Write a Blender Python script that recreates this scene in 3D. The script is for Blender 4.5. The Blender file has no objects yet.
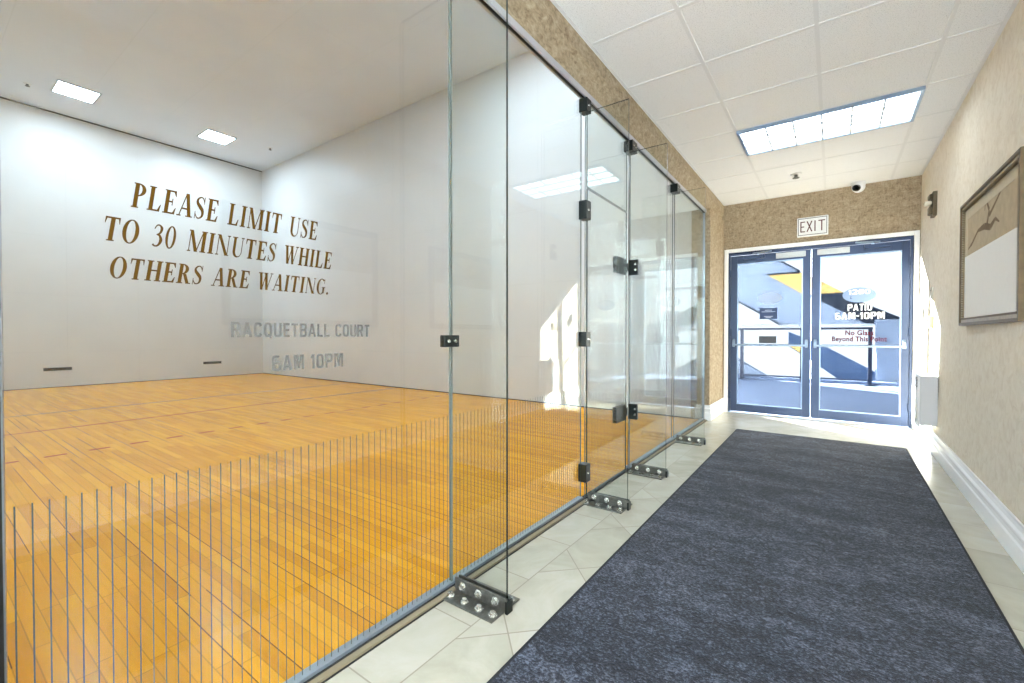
import bpy, bmesh, math, random
from mathutils import Vector, Matrix, Euler
random.seed(7)
S = bpy.context.scene
COL = S.collection
PI = math.pi

# ------------------------------------------------------------------ camera
cd = bpy.data.cameras.new('camera'); cam = bpy.data.objects.new('camera', cd); COL.objects.link(cam)
cam.location = (0, 0, 1.12)
cam.rotation_euler = (PI/2 - 0.013, 0, 0.6263)
cd.sensor_width = 36; cd.sensor_fit = 'HORIZONTAL'; cd.lens = 443.55/1024*36
cd.shift_y = -0.00099; cd.clip_start = 0.03; cd.clip_end = 300
S.camera = cam
# ------------------------------------------------------------------ sky, sun, exposure
w = bpy.data.worlds.new('sky'); S.world = w; w.use_nodes = True
bg = w.node_tree.nodes['Background']
bg.inputs[0].default_value = (0.93, 0.965, 1.0, 1); bg.inputs[1].default_value = 13.0
sd = bpy.data.lights.new('sun', 'SUN'); sun = bpy.data.objects.new('sun', sd); COL.objects.link(sun)
sd.energy = 850.0; sd.angle = 0.012; sd.color = (1.0, 0.95, 0.86)
sun.location = (-12, 20, 9)
sun.rotation_euler = Vector((1.4, -1.0, -0.67)).to_track_quat('-Z', 'Y').to_euler()
HALL_E = 4.2
COURT_E = 74.0
vs = S.view_settings
vs.view_transform = 'Standard'; vs.look = 'None'; vs.exposure = 0.42; vs.gamma = 1.0; vs.use_curve_mapping = False
vs.use_white_balance = True; vs.white_balance_temperature = 6050; vs.white_balance_tint = 8
S.cycles.transparent_max_bounces = 40
S.cycles.max_bounces = 12
S.cycles.glossy_bounces = 6
S.cycles.use_denoising = True
S.cycles.sample_clamp_indirect = 8.0
S.cycles.caustics_reflective = False

# ------------------------------------------------------------------ materials
def srgb(r, g, b):
    f = lambda c: (c/255/12.92) if c/255 <= 0.04045 else ((c/255+0.055)/1.055)**2.4
    return (f(r), f(g), f(b), 1)

class NT:
    """small node-tree helper"""
    def __init__(s, name):
        s.m = bpy.data.materials.new(name); s.m.use_nodes = True
        s.t = s.m.node_tree; s.n = s.t.nodes; s.l = s.t.links
        s.b = s.n['Principled BSDF']; s.out = s.n['Material Output']
    def node(s, kind, **kw):
        x = s.n.new(kind)
        for k, v in kw.items(): setattr(x, k, v)
        return x
    def put(s, sock, v):
        if hasattr(v, 'is_output') or isinstance(v, bpy.types.NodeSocket): s.l.new(v, sock)
        else: sock.default_value = v
    def math(s, op, a, b=0.0, c=None):
        x = s.node('ShaderNodeMath', operation=op)
        s.put(x.inputs[0], a); s.put(x.inputs[1], b)
        if c is not None: s.put(x.inputs[2], c)
        return x.outputs[0]
    def mix(s, fac, a, b):
        x = s.node('ShaderNodeMix', data_type='RGBA')
        s.put(x.inputs[0], fac); s.put(x.inputs[6], a); s.put(x.inputs[7], b)
        return x.outputs[2]
    def pos(s):
        g = s.node('ShaderNodeNewGeometry'); return g.outputs['Position']
    def xyz(s, v):
        x = s.node('ShaderNodeSeparateXYZ'); s.l.new(v, x.inputs[0]); return x.outputs
    def comb(s, x, y, z):
        c = s.node('ShaderNodeCombineXYZ')
        for i, v in enumerate((x, y, z)): s.put(c.inputs[i], v)
        return c.outputs[0]
    def noise(s, vec, scale, detail=4.0, rough=0.55, dist=0.0):
        x = s.node('ShaderNodeTexNoise'); s.l.new(vec, x.inputs['Vector'])
        x.inputs['Scale'].default_value = scale; x.inputs['Detail'].default_value = detail
        x.inputs['Roughness'].default_value = rough; x.inputs['Distortion'].default_value = dist
        return x.outputs['Fac']
    def ramp(s, fac, stops):
        x = s.node('ShaderNodeValToRGB'); e = x.color_ramp.elements
        while len(e) < len(stops): e.new(0.5)
        for i, (p, c) in enumerate(stops): e[i].position = p; e[i].color = c
        s.l.new(fac, x.inputs[0]); return x.outputs[0]
    def bump(s, h, strength, dist=0.01):
        x = s.node('ShaderNodeBump'); x.inputs['Strength'].default_value = strength; x.inputs['Distance'].default_value = dist
        s.l.new(h, x.inputs['Height']); s.l.new(x.outputs[0], s.b.inputs['Normal'])
    def base(s, c, rough=0.5, metal=0.0, spec=0.5):
        s.put(s.b.inputs['Base Color'], c); s.put(s.b.inputs['Roughness'], rough)
        s.b.inputs['Metallic'].default_value = metal; s.b.inputs['Specular IOR Level'].default_value = spec
        return s.m

def plain(name, rgb, rough=0.5, metal=0.0, spec=0.5, var=0.04, scale=30):
    t = NT(name); p = t.pos(); n = t.noise(p, scale)
    c = srgb(*rgb)
    d = tuple(min(1, x*(1+var)) for x in c[:3]) + (1,); e = tuple(x*(1-var) for x in c[:3]) + (1,)
    return t.base(t.ramp(n, [(0.3, e), (0.7, d)]), rough, metal, spec)

def emit(name, rgb, strength):
    t = NT(name)
    t.b.inputs['Base Color'].default_value = (0.8, 0.8, 0.8, 1)
    t.b.inputs['Emission Color'].default_value = rgb + (1,)
    t.b.inputs['Emission Strength'].default_value = strength
    return t.m

def glass_mat(name, tint, f0=0.042):
    t = NT(name); t.n.remove(t.b)
    lw = t.node('ShaderNodeLayerWeight'); lw.inputs[0].default_value = 0.5
    p5 = t.math('POWER', lw.outputs['Facing'], 5.0)
    fr = t.math('MULTIPLY_ADD', p5, 1-f0, f0)
    tr = t.node('ShaderNodeBsdfTransparent'); tr.inputs[0].default_value = tint
    gl = t.node('ShaderNodeBsdfGlossy'); gl.inputs['Roughness'].default_value = 0.0
    gl.inputs['Color'].default_value = (0.96, 0.98, 0.97, 1)
    mx = t.node('ShaderNodeMixShader')
    t.l.new(fr, mx.inputs[0]); t.l.new(tr.outputs[0], mx.inputs[1]); t.l.new(gl.outputs[0], mx.inputs[2])
    t.l.new(mx.outputs[0], t.out.inputs[0])
    return t.m

def film(name, rgb, alpha):
    """translucent vinyl film"""
    t = NT(name); t.b.inputs['Base Color'].default_value = srgb(*rgb); t.b.inputs['Roughness'].default_value = 0.5
    t.b.inputs['Alpha'].default_value = alpha
    return t.m

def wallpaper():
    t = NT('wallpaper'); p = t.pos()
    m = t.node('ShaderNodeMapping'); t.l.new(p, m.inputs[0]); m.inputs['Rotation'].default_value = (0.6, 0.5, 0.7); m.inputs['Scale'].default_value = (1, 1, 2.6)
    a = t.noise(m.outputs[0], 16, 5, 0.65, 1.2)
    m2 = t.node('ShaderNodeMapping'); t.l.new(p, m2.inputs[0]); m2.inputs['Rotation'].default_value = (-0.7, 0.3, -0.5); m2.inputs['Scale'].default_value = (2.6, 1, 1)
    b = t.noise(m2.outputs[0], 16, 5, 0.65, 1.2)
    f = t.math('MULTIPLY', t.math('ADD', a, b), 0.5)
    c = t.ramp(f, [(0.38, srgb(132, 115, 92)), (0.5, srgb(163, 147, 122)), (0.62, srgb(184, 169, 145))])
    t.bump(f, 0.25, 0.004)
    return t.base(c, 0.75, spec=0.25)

def wallpaper_lit():  # paler wallpaper copy, with the sun's brightening put into its colour
    t = NT('wallpaper_lit'); p = t.pos()
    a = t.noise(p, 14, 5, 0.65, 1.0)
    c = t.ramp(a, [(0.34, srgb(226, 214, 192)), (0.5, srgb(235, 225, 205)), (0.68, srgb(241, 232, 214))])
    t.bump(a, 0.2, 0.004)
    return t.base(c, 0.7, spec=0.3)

def tile_floor():
    t = NT('tile_floor'); x, y, z = t.xyz(t.pos())
    R2 = math.sqrt(0.5); T = 0.400
    def seam(v, period, off, half=0.0026):
        a = t.math('SUBTRACT', v, off - half*0)
        fr = t.math('MODULO', t.math('ADD', t.math('DIVIDE', a, period), 200.5), 1.0)   # 0.5 = on a seam
        d = t.math('MULTIPLY', t.math('ABSOLUTE', t.math('SUBTRACT', fr, 0.5)), period)
        return t.math('LESS_THAN', d, half)
    def cell(v, period, off):
        return t.math('FLOOR', t.math('DIVIDE', t.math('SUBTRACT', v, off), period))
    u = t.math('MULTIPLY', t.math('SUBTRACT', y, x), R2); v = t.math('MULTIPLY', t.math('ADD', y, x), R2)
    uo, vo = 2.307*R2, 0.349*R2
    diag = t.math('MAXIMUM', seam(u, T, uo), seam(v, T, vo))
    left = t.math('LESS_THAN', x, -1.118); right = t.math('GREATER_THAN', x, 0.50); far = t.math('GREATER_THAN', y, 6.62)
    side = t.math('MAXIMUM', left, right)
    straight_side = seam(y, T, 0.877)
    far_only = t.math('MULTIPLY', far, t.math('SUBTRACT', 1.0, side))
    inner = t.math('SUBTRACT', 1.0, t.math('MAXIMUM', side, far))
    edge = t.math('MAXIMUM', seam(x, 50, -1.118), t.math('MAXIMUM', seam(x, 50, 0.50), t.math('MULTIPLY', seam(y, 50, 6.62), t.math('SUBTRACT', 1.0, side))))
    grout = t.math('MAXIMUM', edge, t.math('MAXIMUM', t.math('MULTIPLY', diag, inner), t.math('MAXIMUM', t.math('MULTIPLY', straight_side, side), t.math('MULTIPLY', seam(x, T, -1.118), far_only))))
    # one random tone per tile
    ca = t.math('ADD', t.math('MULTIPLY', cell(u, T, uo), 7.13), t.math('MULTIPLY', cell(v, T, vo), 3.71))
    cb = t.math('ADD', t.math('MULTIPLY', cell(y, T, 0.877), 5.17), t.math('MULTIPLY', x, 0.0))
    cc = t.math('ADD', t.math('MULTIPLY', ca, inner), t.math('MULTIPLY', cb, side))
    wn = t.node('ShaderNodeTexWhiteNoise', noise_dimensions='1D'); t.l.new(cc, wn.inputs['W'])
    vein = t.noise(t.comb(x, y, t.math('MULTIPLY', cc, 0.37)), 3.5, 6, 0.6, 1.5)
    f = t.math('ADD', t.math('MULTIPLY', vein, 0.75), t.math('MULTIPLY', wn.outputs[0], 0.25))
    c = t.ramp(f, [(0.25, srgb(166, 163, 145)), (0.5, srgb(182, 178, 162)), (0.75, srgb(191, 188, 176))])
    c = t.mix(grout, c, srgb(140, 132, 116))
    t.put(t.b.inputs['Roughness'], t.math('MULTIPLY_ADD', grout, 0.5, 0.22))
    t.put(t.b.inputs['Base Color'], c); t.b.inputs['Specular IOR Level'].default_value = 0.5
    return t.m

def wood_floor():
    t = NT('maple_floor'); x, y, z = t.xyz(t.pos())
    W, L = 0.057, 0.62
    row = t.math('FLOOR', t.math('DIVIDE', t.math('ADD', y, 30.0), W))
    wr = t.node('ShaderNodeTexWhiteNoise', noise_dimensions='1D'); t.l.new(row, wr.inputs['W'])
    xs = t.math('ADD', t.math('DIVIDE', t.math('ADD', x, 60.0), L), t.math('MULTIPLY', wr.outputs[0], 7.3))
    colm = t.math('FLOOR', xs)
    idn = t.math('ADD', t.math('MULTIPLY', row, 13.7), t.math('MULTIPLY', colm, 5.31))
    wp = t.node('ShaderNodeTexWhiteNoise', noise_dimensions='1D'); t.l.new(idn, wp.inputs['W'])
    fy = t.math('MULTIPLY', t.math('ABSOLUTE', t.math('SUBTRACT', t.math('FRACT', t.math('DIVIDE', t.math('ADD', y, 30.0), W)), 0.5)), 2.0)
    fx = t.math('MULTIPLY', t.math('ABSOLUTE', t.math('SUBTRACT', t.math('FRACT', xs), 0.5)), 2.0)
    # seams: a few rows are wide open and dark, most are faint
    ws = t.node('ShaderNodeTexWhiteNoise', noise_dimensions='1D'); t.l.new(t.math('ADD', t.math('FLOOR', t.math('ADD', t.math('DIVIDE', t.math('ADD', y, 30.0), W), 0.5)), t.math('MULTIPLY', t.math('FLOOR', t.math('MULTIPLY', x, 0.9)), 31.0)), ws.inputs['W'])
    sy = t.math('MULTIPLY', t.math('GREATER_THAN', fy, 0.93), t.math('MULTIPLY_ADD', t.math('GREATER_THAN', ws.outputs[0], 0.72), 0.55, 0.30))
    sx = t.math('MULTIPLY', t.math('GREATER_THAN', fx, 0.994), 0.4)
    seam = t.math('MAXIMUM', sy, sx)
    grain = t.noise(t.comb(t.math('MULTIPLY', x, 1.5), t.math('MULTIPLY', y, 30.0), t.math('MULTIPLY', idn, 0.11)), 1.6, 5, 0.6, 0.6)
    f = t.math('ADD', t.math('MULTIPLY', grain, 0.5), t.math('MULTIPLY', wp.outputs[0], 0.5))
    c = t.ramp(f, [(0.1, srgb(208, 136, 8)), (0.5, srgb(228, 156, 12)), (0.9, srgb(240, 172, 28))])
    c = t.mix(seam, c, srgb(84, 46, 16))
    # painted court lines
    def band(xc, h): return t.math('LESS_THAN', t.math('ABSOLUTE', t.math('SUBTRACT', x, xc)), h)
    dash = t.math('LESS_THAN', t.math('FRACT', t.math('DIVIDE', t.math('ADD', y, 30.65 - 0.764), 0.3065)), 0.5)
    lines = t.math('MAXIMUM', t.math('MAXIMUM', band(-9.08, 0.022), band(-7.46, 0.025)), t.math('MULTIPLY', band(-5.83, 0.025), dash))
    c = t.mix(t.math('MULTIPLY', lines, 0.92), c, srgb(160, 40, 4))
    t.put(t.b.inputs['Base Color'], c)
    n2 = t.noise(t.pos(), 6, 3)
    t.put(t.b.inputs['Roughness'], t.math('MULTIPLY_ADD', n2, 0.10, 0.16))
    t.b.inputs['Specular IOR Level'].default_value = 0.09; t.b.inputs['Specular Tint'].default_value = (1.0, 0.78, 0.45, 1)
    t.bump(t.math('SUBTRACT', t.math('MULTIPLY', n2, 0.3), seam), 0.08, 0.002)
    return t.m

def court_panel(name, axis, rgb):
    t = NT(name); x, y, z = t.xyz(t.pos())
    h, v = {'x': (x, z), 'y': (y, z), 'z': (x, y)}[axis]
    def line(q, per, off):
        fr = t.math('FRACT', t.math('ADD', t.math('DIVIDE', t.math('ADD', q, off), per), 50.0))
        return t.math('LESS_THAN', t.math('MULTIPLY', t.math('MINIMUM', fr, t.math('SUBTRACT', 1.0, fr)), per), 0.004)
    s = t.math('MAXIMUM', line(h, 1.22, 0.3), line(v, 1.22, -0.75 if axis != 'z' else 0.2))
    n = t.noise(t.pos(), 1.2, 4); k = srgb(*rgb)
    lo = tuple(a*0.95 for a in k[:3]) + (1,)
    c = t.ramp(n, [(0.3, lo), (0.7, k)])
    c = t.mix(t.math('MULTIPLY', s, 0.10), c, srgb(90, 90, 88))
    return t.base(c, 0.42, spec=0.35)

def acoustic():
    t = NT('acoustic_tile'); p = t.pos()
    a = t.noise(p, 160, 2, 0.6); b = t.noise(p, 55, 3, 0.7)
    f = t.math('MINIMUM', a, t.math('ADD', b, 0.06))
    c = t.ramp(f, [(0.30, srgb(200, 200, 200)), (0.42, srgb(240, 240, 240)), (0.6, srgb(246, 246, 246))])
    t.bump(f, 0.35, 0.003)
    return t.base(c, 0.9, spec=0.1)

def carpet():
    t = NT('rug_pile'); p = t.pos()
    x, y, z = t.xyz(p)
    q = t.comb(t.math('MULTIPLY', x, 0.7), y, z)
    a = t.noise(q, 120, 3, 0.8); b = t.noise(q, 26, 4, 0.75, 0.8)
    big = t.noise(t.comb(t.math('MULTIPLY', x, 0.8), t.math('MULTIPLY', y, 2.2), 0.0), 2.2, 3, 0.6, 0.6)
    f = t.math('ADD', t.math('MULTIPLY', a, 0.55), t.math('ADD', t.math('MULTIPLY', b, 0.25), t.math('MULTIPLY', big, 0.20)))
    c = t.ramp(f, [(0.37, srgb(8, 9, 13)), (0.5, srgb(42, 46, 57)), (0.64, srgb(112, 119, 136))])
    t.bump(f, 0.9, 0.012)
    t.b.inputs['Sheen Weight'].default_value = 0.12; t.b.inputs['Sheen Roughness'].default_value = 0.5
    return t.base(c, 0.95, spec=0.1)

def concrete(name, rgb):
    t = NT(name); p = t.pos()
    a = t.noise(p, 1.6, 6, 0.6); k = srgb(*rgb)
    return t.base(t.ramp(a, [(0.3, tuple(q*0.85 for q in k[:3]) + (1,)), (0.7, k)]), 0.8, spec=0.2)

M = dict(
    paper=wallpaper(), paper_lit=wallpaper_lit(), tile=tile_floor(), wood=wood_floor(), acoustic=acoustic(), rug=carpet(),
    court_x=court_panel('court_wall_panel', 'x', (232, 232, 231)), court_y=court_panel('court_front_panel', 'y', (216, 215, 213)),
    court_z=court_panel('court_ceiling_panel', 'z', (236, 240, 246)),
    trim=plain('white_trim_paint', (250, 250, 250), 0.35, var=0.01), grid=plain('white_grid_metal', (230, 230, 230), 0.4, var=0.01),
    glass=glass_mat('clear_glass', (0.955, 0.972, 0.963, 1)), pane=glass_mat('tinted_door_glass', (0.262, 0.268, 0.272, 1), 0.002),
    edge=plain('green_glass_edge', (34, 52, 46), 0.15, spec=0.8), edge_pale=plain('pale_glass_edge', (118, 126, 122), 0.15, spec=0.8),
    stripe=film('grey_vinyl_stripe', (76, 82, 80), 0.9), gold=plain('gold_vinyl', (80, 55, 3), 0.6, spec=0.1, var=0.08),
    ghost=plain('frosted_vinyl', (106, 104, 100), 0.8, spec=0.1, var=0.01),
    pale_alu=plain('pale_aluminium', (188, 188, 196), 0.45, 0.2), alu=plain('grey_aluminium', (150, 160, 172), 0.35, 0.6), seal=plain('tan_sealant', (140, 128, 104), 0.6),
    dark=plain('dark_gap', (30, 30, 30), 0.6), black=plain('black_metal', (24, 30, 28), 0.3, 0.4), steel=plain('dull_steel', (104, 104, 98), 0.36, 0.75, var=0.25, scale=60),
    bolt=plain('bright_bolt', (205, 205, 198), 0.25, 0.8), navy=plain('slate_blue_door_metal', (50, 64, 92), 0.35, 0.35),
    silver=plain('brushed_silver', (150, 168, 190), 0.3, 0.7), plate=plain('pale_grey_plate', (196, 202, 206), 0.4),
    white_plastic=plain('white_plastic', (238, 238, 238), 0.4, var=0.01), lens=plain('black_lens', (8, 8, 8), 0.08, spec=0.8),
    grille=plain('grey_plastic', (205, 205, 206), 0.45, var=0.01),
    brown=plain('bronze_plate', (92, 78, 52), 0.45, 0.2), tan=plain('tan_plate', (158, 138, 104), 0.5), ivory=plain('ivory_plate', (208, 202, 186), 0.5),
    clear=plain('clear_strobe_lens', (226, 220, 200), 0.15), red=plain('red_vinyl', (66, 8, 20), 0.6, spec=0.1), binding=plain('black_binding', (26, 28, 33), 0.8), oval=plain('light_blue_vinyl', (128, 148, 184), 0.6, spec=0.1, var=0.01), haze=film('frosted_oval_film', (196, 208, 226), 0.35), maroon=plain('maroon_lettering', (92, 50, 54), 0.5),
    white_vinyl=plain('white_vinyl', (246, 246, 246), 0.5, var=0.0), pale_vinyl=plain('pale_blue_vinyl', (196, 210, 232), 0.5),
    grey_vinyl=film('grey_lettering', (140, 150, 160), 0.55), sticker=plain('navy_sticker', (40, 62, 104), 0.5), ash=plain('dark_sign', (66, 70, 76), 0.5),
    frame=plain('antique_gold_frame', (104, 88, 62), 0.4, 0.35, var=0.2), frame_dark=plain('dark_frame_side', (30, 24, 18), 0.5), lip=plain('champagne_lip', (170, 156, 126), 0.35, 0.3, var=0.2),
    mat=plain('cream_mat_board', (198, 186, 158), 0.8), print_=plain('sepia_print', (184, 168, 138), 0.8, var=0.1, scale=14), glare_white=plain('white_glare', (246, 244, 238), 0.8, var=0.01), ink=plain('sepia_ink', (122, 102, 74), 0.8, var=0.2),
    lamp=emit('lamp_diffuser', (0.90, 0.96, 1.0), HALL_E), lamp_court=emit('court_lamp_diffuser', (0.78, 0.90, 1.0), COURT_E),
    patio=concrete('patio_concrete', (120, 136, 166)), flank=concrete('shade_blue_stucco', (134, 148, 170)), cream=concrete('white_stucco', (226, 232, 240)),  # shade on the stair flanks is put into the pale blue stucco colour
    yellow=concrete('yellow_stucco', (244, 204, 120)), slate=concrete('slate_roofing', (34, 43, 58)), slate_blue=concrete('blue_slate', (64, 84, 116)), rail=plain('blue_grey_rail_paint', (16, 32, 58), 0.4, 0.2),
)

# ------------------------------------------------------------------ mesh helpers
class MB:
    def __init__(s): s.v = []; s.f = []; s.mi = []; s.cur = 0
    def poly(s, pts):
        i = len(s.v); s.v += [tuple(p) for p in pts]; s.f.append(tuple(range(i, i+len(pts)))); s.mi.append(s.cur); return s
    def hexa(s, p):  # p: 8 corners, bottom 4 ccw then top 4
        i = len(s.v); s.v += [tuple(q) for q in p]
        for f in ((3, 2, 1, 0), (4, 5, 6, 7), (0, 1, 5, 4), (1, 2, 6, 5), (2, 3, 7, 6), (3, 0, 4, 7)):
            s.f.append(tuple(i+k for k in f)); s.mi.append(s.cur)
        return s
    def box(s, x0, x1, y0, y1, z0, z1):
        return s.hexa([(x0, y0, z0), (x1, y0, z0), (x1, y1, z0), (x0, y1, z0), (x0, y0, z1), (x1, y0, z1), (x1, y1, z1), (x0, y1, z1)])
    def prism(s, pts, axis, a0, a1):
        """extrude a 2-D outline along an axis: 'x' -> pts are (y,z); 'y' -> (x,z); 'z' -> (x,y)"""
        def mk(p, a): return {'x': (a, p[0], p[1]), 'y': (p[0], a, p[1]), 'z': (p[0], p[1], a)}[axis]
        n = len(pts); i = len(s.v)
        s.v += [mk(p, a0) for p in pts] + [mk(p, a1) for p in pts]
        s.f += [tuple(range(i, i+n)), tuple(reversed(range(i+n, i+2*n)))]; s.mi += [s.cur]*2
        for k in range(n):
            s.f.append((i+k, i+(k+1) % n, i+n+(k+1) % n, i+n+k)); s.mi.append(s.cur)
        return s
    def cyl(s, a, b, r, r2=None, n=16):
        a = Vector(a); b = Vector(b); r2 = r if r2 is None else r2
        d = (b-a).normalized(); u = d.orthogonal().normalized(); v = d.cross(u)
        i = len(s.v)
        for k in range(n):
            t = 2*PI*k/n; s.v.append(tuple(a + (u*math.cos(t)+v*math.sin(t))*r))
        for k in range(n):
            t = 2*PI*k/n; s.v.append(tuple(b + (u*math.cos(t)+v*math.sin(t))*r2))
        for k in range(n):
            s.f.append((i+k, i+(k+1) % n, i+n+(k+1) % n, i+n+k)); s.mi.append(s.cur)
        s.f += [tuple(reversed(range(i, i+n))), tuple(range(i+n, i+2*n))]; s.mi += [s.cur]*2
        return s
    def ball(s, c, r, sz=1.0, nu=20, nv=12, v0=0.0, v1=1.0):
        i = len(s.v)
        for j in range(nv+1):
            ph = PI*(v0+(v1-v0)*j/nv)
            for k in range(nu):
                t = 2*PI*k/nu; s.v.append((c[0]+r*math.sin(ph)*math.cos(t), c[1]+r*math.sin(ph)*math.sin(t), c[2]+r*sz*math.cos(ph)))
        for j in range(nv):
            for k in range(nu):
                s.f.append((i+j*nu+k, i+(j+1)*nu+k, i+(j+1)*nu+(k+1) % nu, i+j*nu+(k+1) % nu)); s.mi.append(s.cur)
        return s
    def tube(s, pts, r, n=10):
        for a, b in zip(pts[:-1], pts[1:]): s.cyl(a, b, r, n=n)
        for p in pts[1:-1]: s.ball(p, r, nu=n, nv=8)
        return s
    def build(s, name, mat, parent=None, bevel=0.0, smooth=False, **props):
        me = bpy.data.meshes.new(name); me.from_pydata(s.v, [], s.f)
        mats = mat if isinstance(mat, (list, tuple)) else [mat]
        for m in mats: me.materials.append(m)
        for p, k in zip(me.polygons, s.mi): p.material_index = k
        bm = bmesh.new(); bm.from_mesh(me); bmesh.ops.recalc_face_normals(bm, faces=bm.faces); bm.to_mesh(me); bm.free()
        o = bpy.data.objects.new(name, me); COL.objects.link(o)
        if parent is not None:
            o.parent = parent; o.matrix_parent_inverse = Matrix.Translation(-parent.location)
        if bevel:
            b = o.modifiers.new('bevel', 'BEVEL'); b.width = bevel; b.segments = 2; b.limit_method = 'ANGLE'
        if smooth:
            for p in me.polygons: p.use_smooth = True
            try: me.set_sharp_from_angle(angle=0.7)
            except Exception: pass
        for k, v in props.items(): o[k] = v
        return o

def struct(name, mb, mat, parent=None, **kw):
    o = mb.build(name, mat, parent, **kw)
    if parent is None: o['kind'] = 'structure'
    return o
def empty(name, loc, **props):
    o = bpy.data.objects.new(name, None); COL.objects.link(o); o.location = loc; o.empty_display_size = 0.1
    for k, v in props.items(): o[k] = v
    bpy.context.view_layer.update()
    return o
def thing(name, loc, label, category, group=None):
    o = empty(name, loc, label=label, category=category)
    if group: o['group'] = group
    return o
def tag(o, label, category, group=None):
    o['label'] = label; o['category'] = category
    if group: o['group'] = group
    return o

# ------------------------------------------------------------------ lettering
def serif_glyphs():
    W, t, sh, se = 0.20, 0.075, 0.055, 0.07
    R = lambda x0, y0, x1, y1: [(x0, y0), (x1, y0), (x1, y1), (x0, y1)]
    def stem(x, wd=W, b=True, tp=True, bl=se, br=se, tl=se, tr=se):
        g = [R(x, 0, x+wd, 1)]
        if b: g.append(R(x-bl, 0, x+wd+br, sh))
        if tp: g.append(R(x-tl, 1-sh, x+wd+tr, 1))
        return g
    def diag(x0, y0, x1, y1, wd): return [[(x0, y0), (x0+wd, y0), (x1+wd, y1), (x1, y1)]]
    def ring(cx, cy, rx, ry, ix, iy, a0=0, a1=360, n=28, dx=0.0):
        g = []
        P = []
        for k in range(n+1):
            a = math.radians(a0+(a1-a0)*k/n)
            P.append(((cx+rx*math.cos(a), cy+ry*math.sin(a)), (cx+dx+ix*math.cos(a), cy+iy*math.sin(a))))
        for (o1, i1), (o2, i2) in zip(P[:-1], P[1:]): g.append([o1, o2, i2, i1])
        return g
    def stroke(pts, wd, sub=6):
        n = len(pts); C = []; Wd = []
        for i in range(n-1):
            p0, p1, p2, p3 = pts[max(0, i-1)], pts[i], pts[i+1], pts[min(n-1, i+2)]
            for k in range(sub):
                u = k/sub
                C.append(tuple(0.5*(2*p1[j]+(p2[j]-p0[j])*u+(2*p0[j]-5*p1[j]+4*p2[j]-p3[j])*u*u+(3*p1[j]-p0[j]-3*p2[j]+p3[j])*u**3) for j in (0, 1)))
                Wd.append(wd[i]*(1-u)+wd[i+1]*u)
        C.append(pts[-1]); Wd.append(wd[-1])
        E = []
        for i, c in enumerate(C):
            a = C[max(0, i-1)]; b = C[min(len(C)-1, i+1)]
            dx, dy = b[0]-a[0], b[1]-a[1]; L = math.hypot(dx, dy) or 1
            nx, ny = -dy/L*Wd[i]/2, dx/L*Wd[i]/2
            E.append(((c[0]+nx, c[1]+ny), (c[0]-nx, c[1]-ny)))
        return [[a, c, d, b] for (a, b), (c, d) in zip(E[:-1], E[1:])]
    G = {}
    bowl = ring(0.24, 0.735, 0.37, 0.265, 0.18, 0.215, -90, 90, 16)
    G['P'] = (stem(0.08, tr=0) + bowl, 0.64)
    G['R'] = (stem(0.08, tr=0) + bowl + diag(0.54, 0, 0.30, 0.50, 0.19) + [R(0.52, 0, 0.80, sh)], 0.78)
    G['L'] = (stem(0.08, br=0) + [R(0.2, 0, 0.62, t), [(0.50, t), (0.62, t), (0.66, 0.30), (0.62, 0.30)]], 0.66)
    G['E'] = (stem(0.08, br=0, tr=0) + [R(0.2, 0, 0.62, t), R(0.2, 1-t, 0.60, 1), R(0.2, 0.48, 0.45, 0.48+t), R(0.42, 0.36, 0.47, 0.66),
              [(0.50, t), (0.62, t), (0.66, 0.28), (0.62, 0.28)], [(0.48, 1-t), (0.60, 1-t), (0.62, 0.75), (0.585, 0.75)]], 0.66)
    G['A'] = (diag(0.06, 0, 0.36, 1, 0.06) + diag(0.54, 0, 0.33, 1.0, 0.19) + [R(0.16, 0.30, 0.56, 0.30+t), R(-0.03, 0, 0.20, sh), R(0.44, 0, 0.80, sh)], 0.78)
    G['S'] = (stroke([(0.50, 0.76), (0.42, 0.92), (0.28, 0.965), (0.13, 0.86), (0.13, 0.70), (0.29, 0.54), (0.44, 0.38), (0.45, 0.17), (0.32, 0.045), (0.17, 0.06), (0.06, 0.22)],
                     [0.04, 0.06, 0.06, 0.11, 0.15, 0.18, 0.17, 0.12, 0.06, 0.06, 0.04]) + [R(0.485, 0.68, 0.525, 1.0), R(0.03, 0.0, 0.07, 0.32)], 0.58)
    G['I'] = (stem(0.09), 0.36)
    G['M'] = (stem(0.10, 0.05) + diag(0.42, 0, 0.06, 1, 0.19) + diag(0.50, 0, 0.80, 1, 0.06) + stem(0.80, W), 1.06)
    G['N'] = (stem(0.10, 0.05) + diag(0.60, 0, 0.06, 1, 0.19) + stem(0.72, 0.05), 0.86)
    G['T'] = (stem(0.27, tp=False) + [R(0.02, 1-t, 0.69, 1), [(0.02, 1-t), (0.10, 1-t), (0.05, 0.72), (0.02, 0.72)], [(0.61, 1-t), (0.69, 1-t), (0.69, 0.72), (0.66, 0.72)]], 0.72)
    G['U'] = ([R(0.10, 0.3, 0.27, 1), R(0.02, 1-sh, 0.35, 1), R(0.64, 0.3, 0.69, 1), R(0.57, 1-sh, 0.77, 1)] + ring(0.395, 0.31, 0.295, 0.33, 0.185, 0.26, 180, 360, 20, dx=0.06), 0.78)
    G['O'] = (ring(0.41, 0.5, 0.39, 0.52, 0.20, 0.47), 0.82)
    G['0'] = (ring(0.29, 0.5, 0.27, 0.52, 0.13, 0.46), 0.58)
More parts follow.
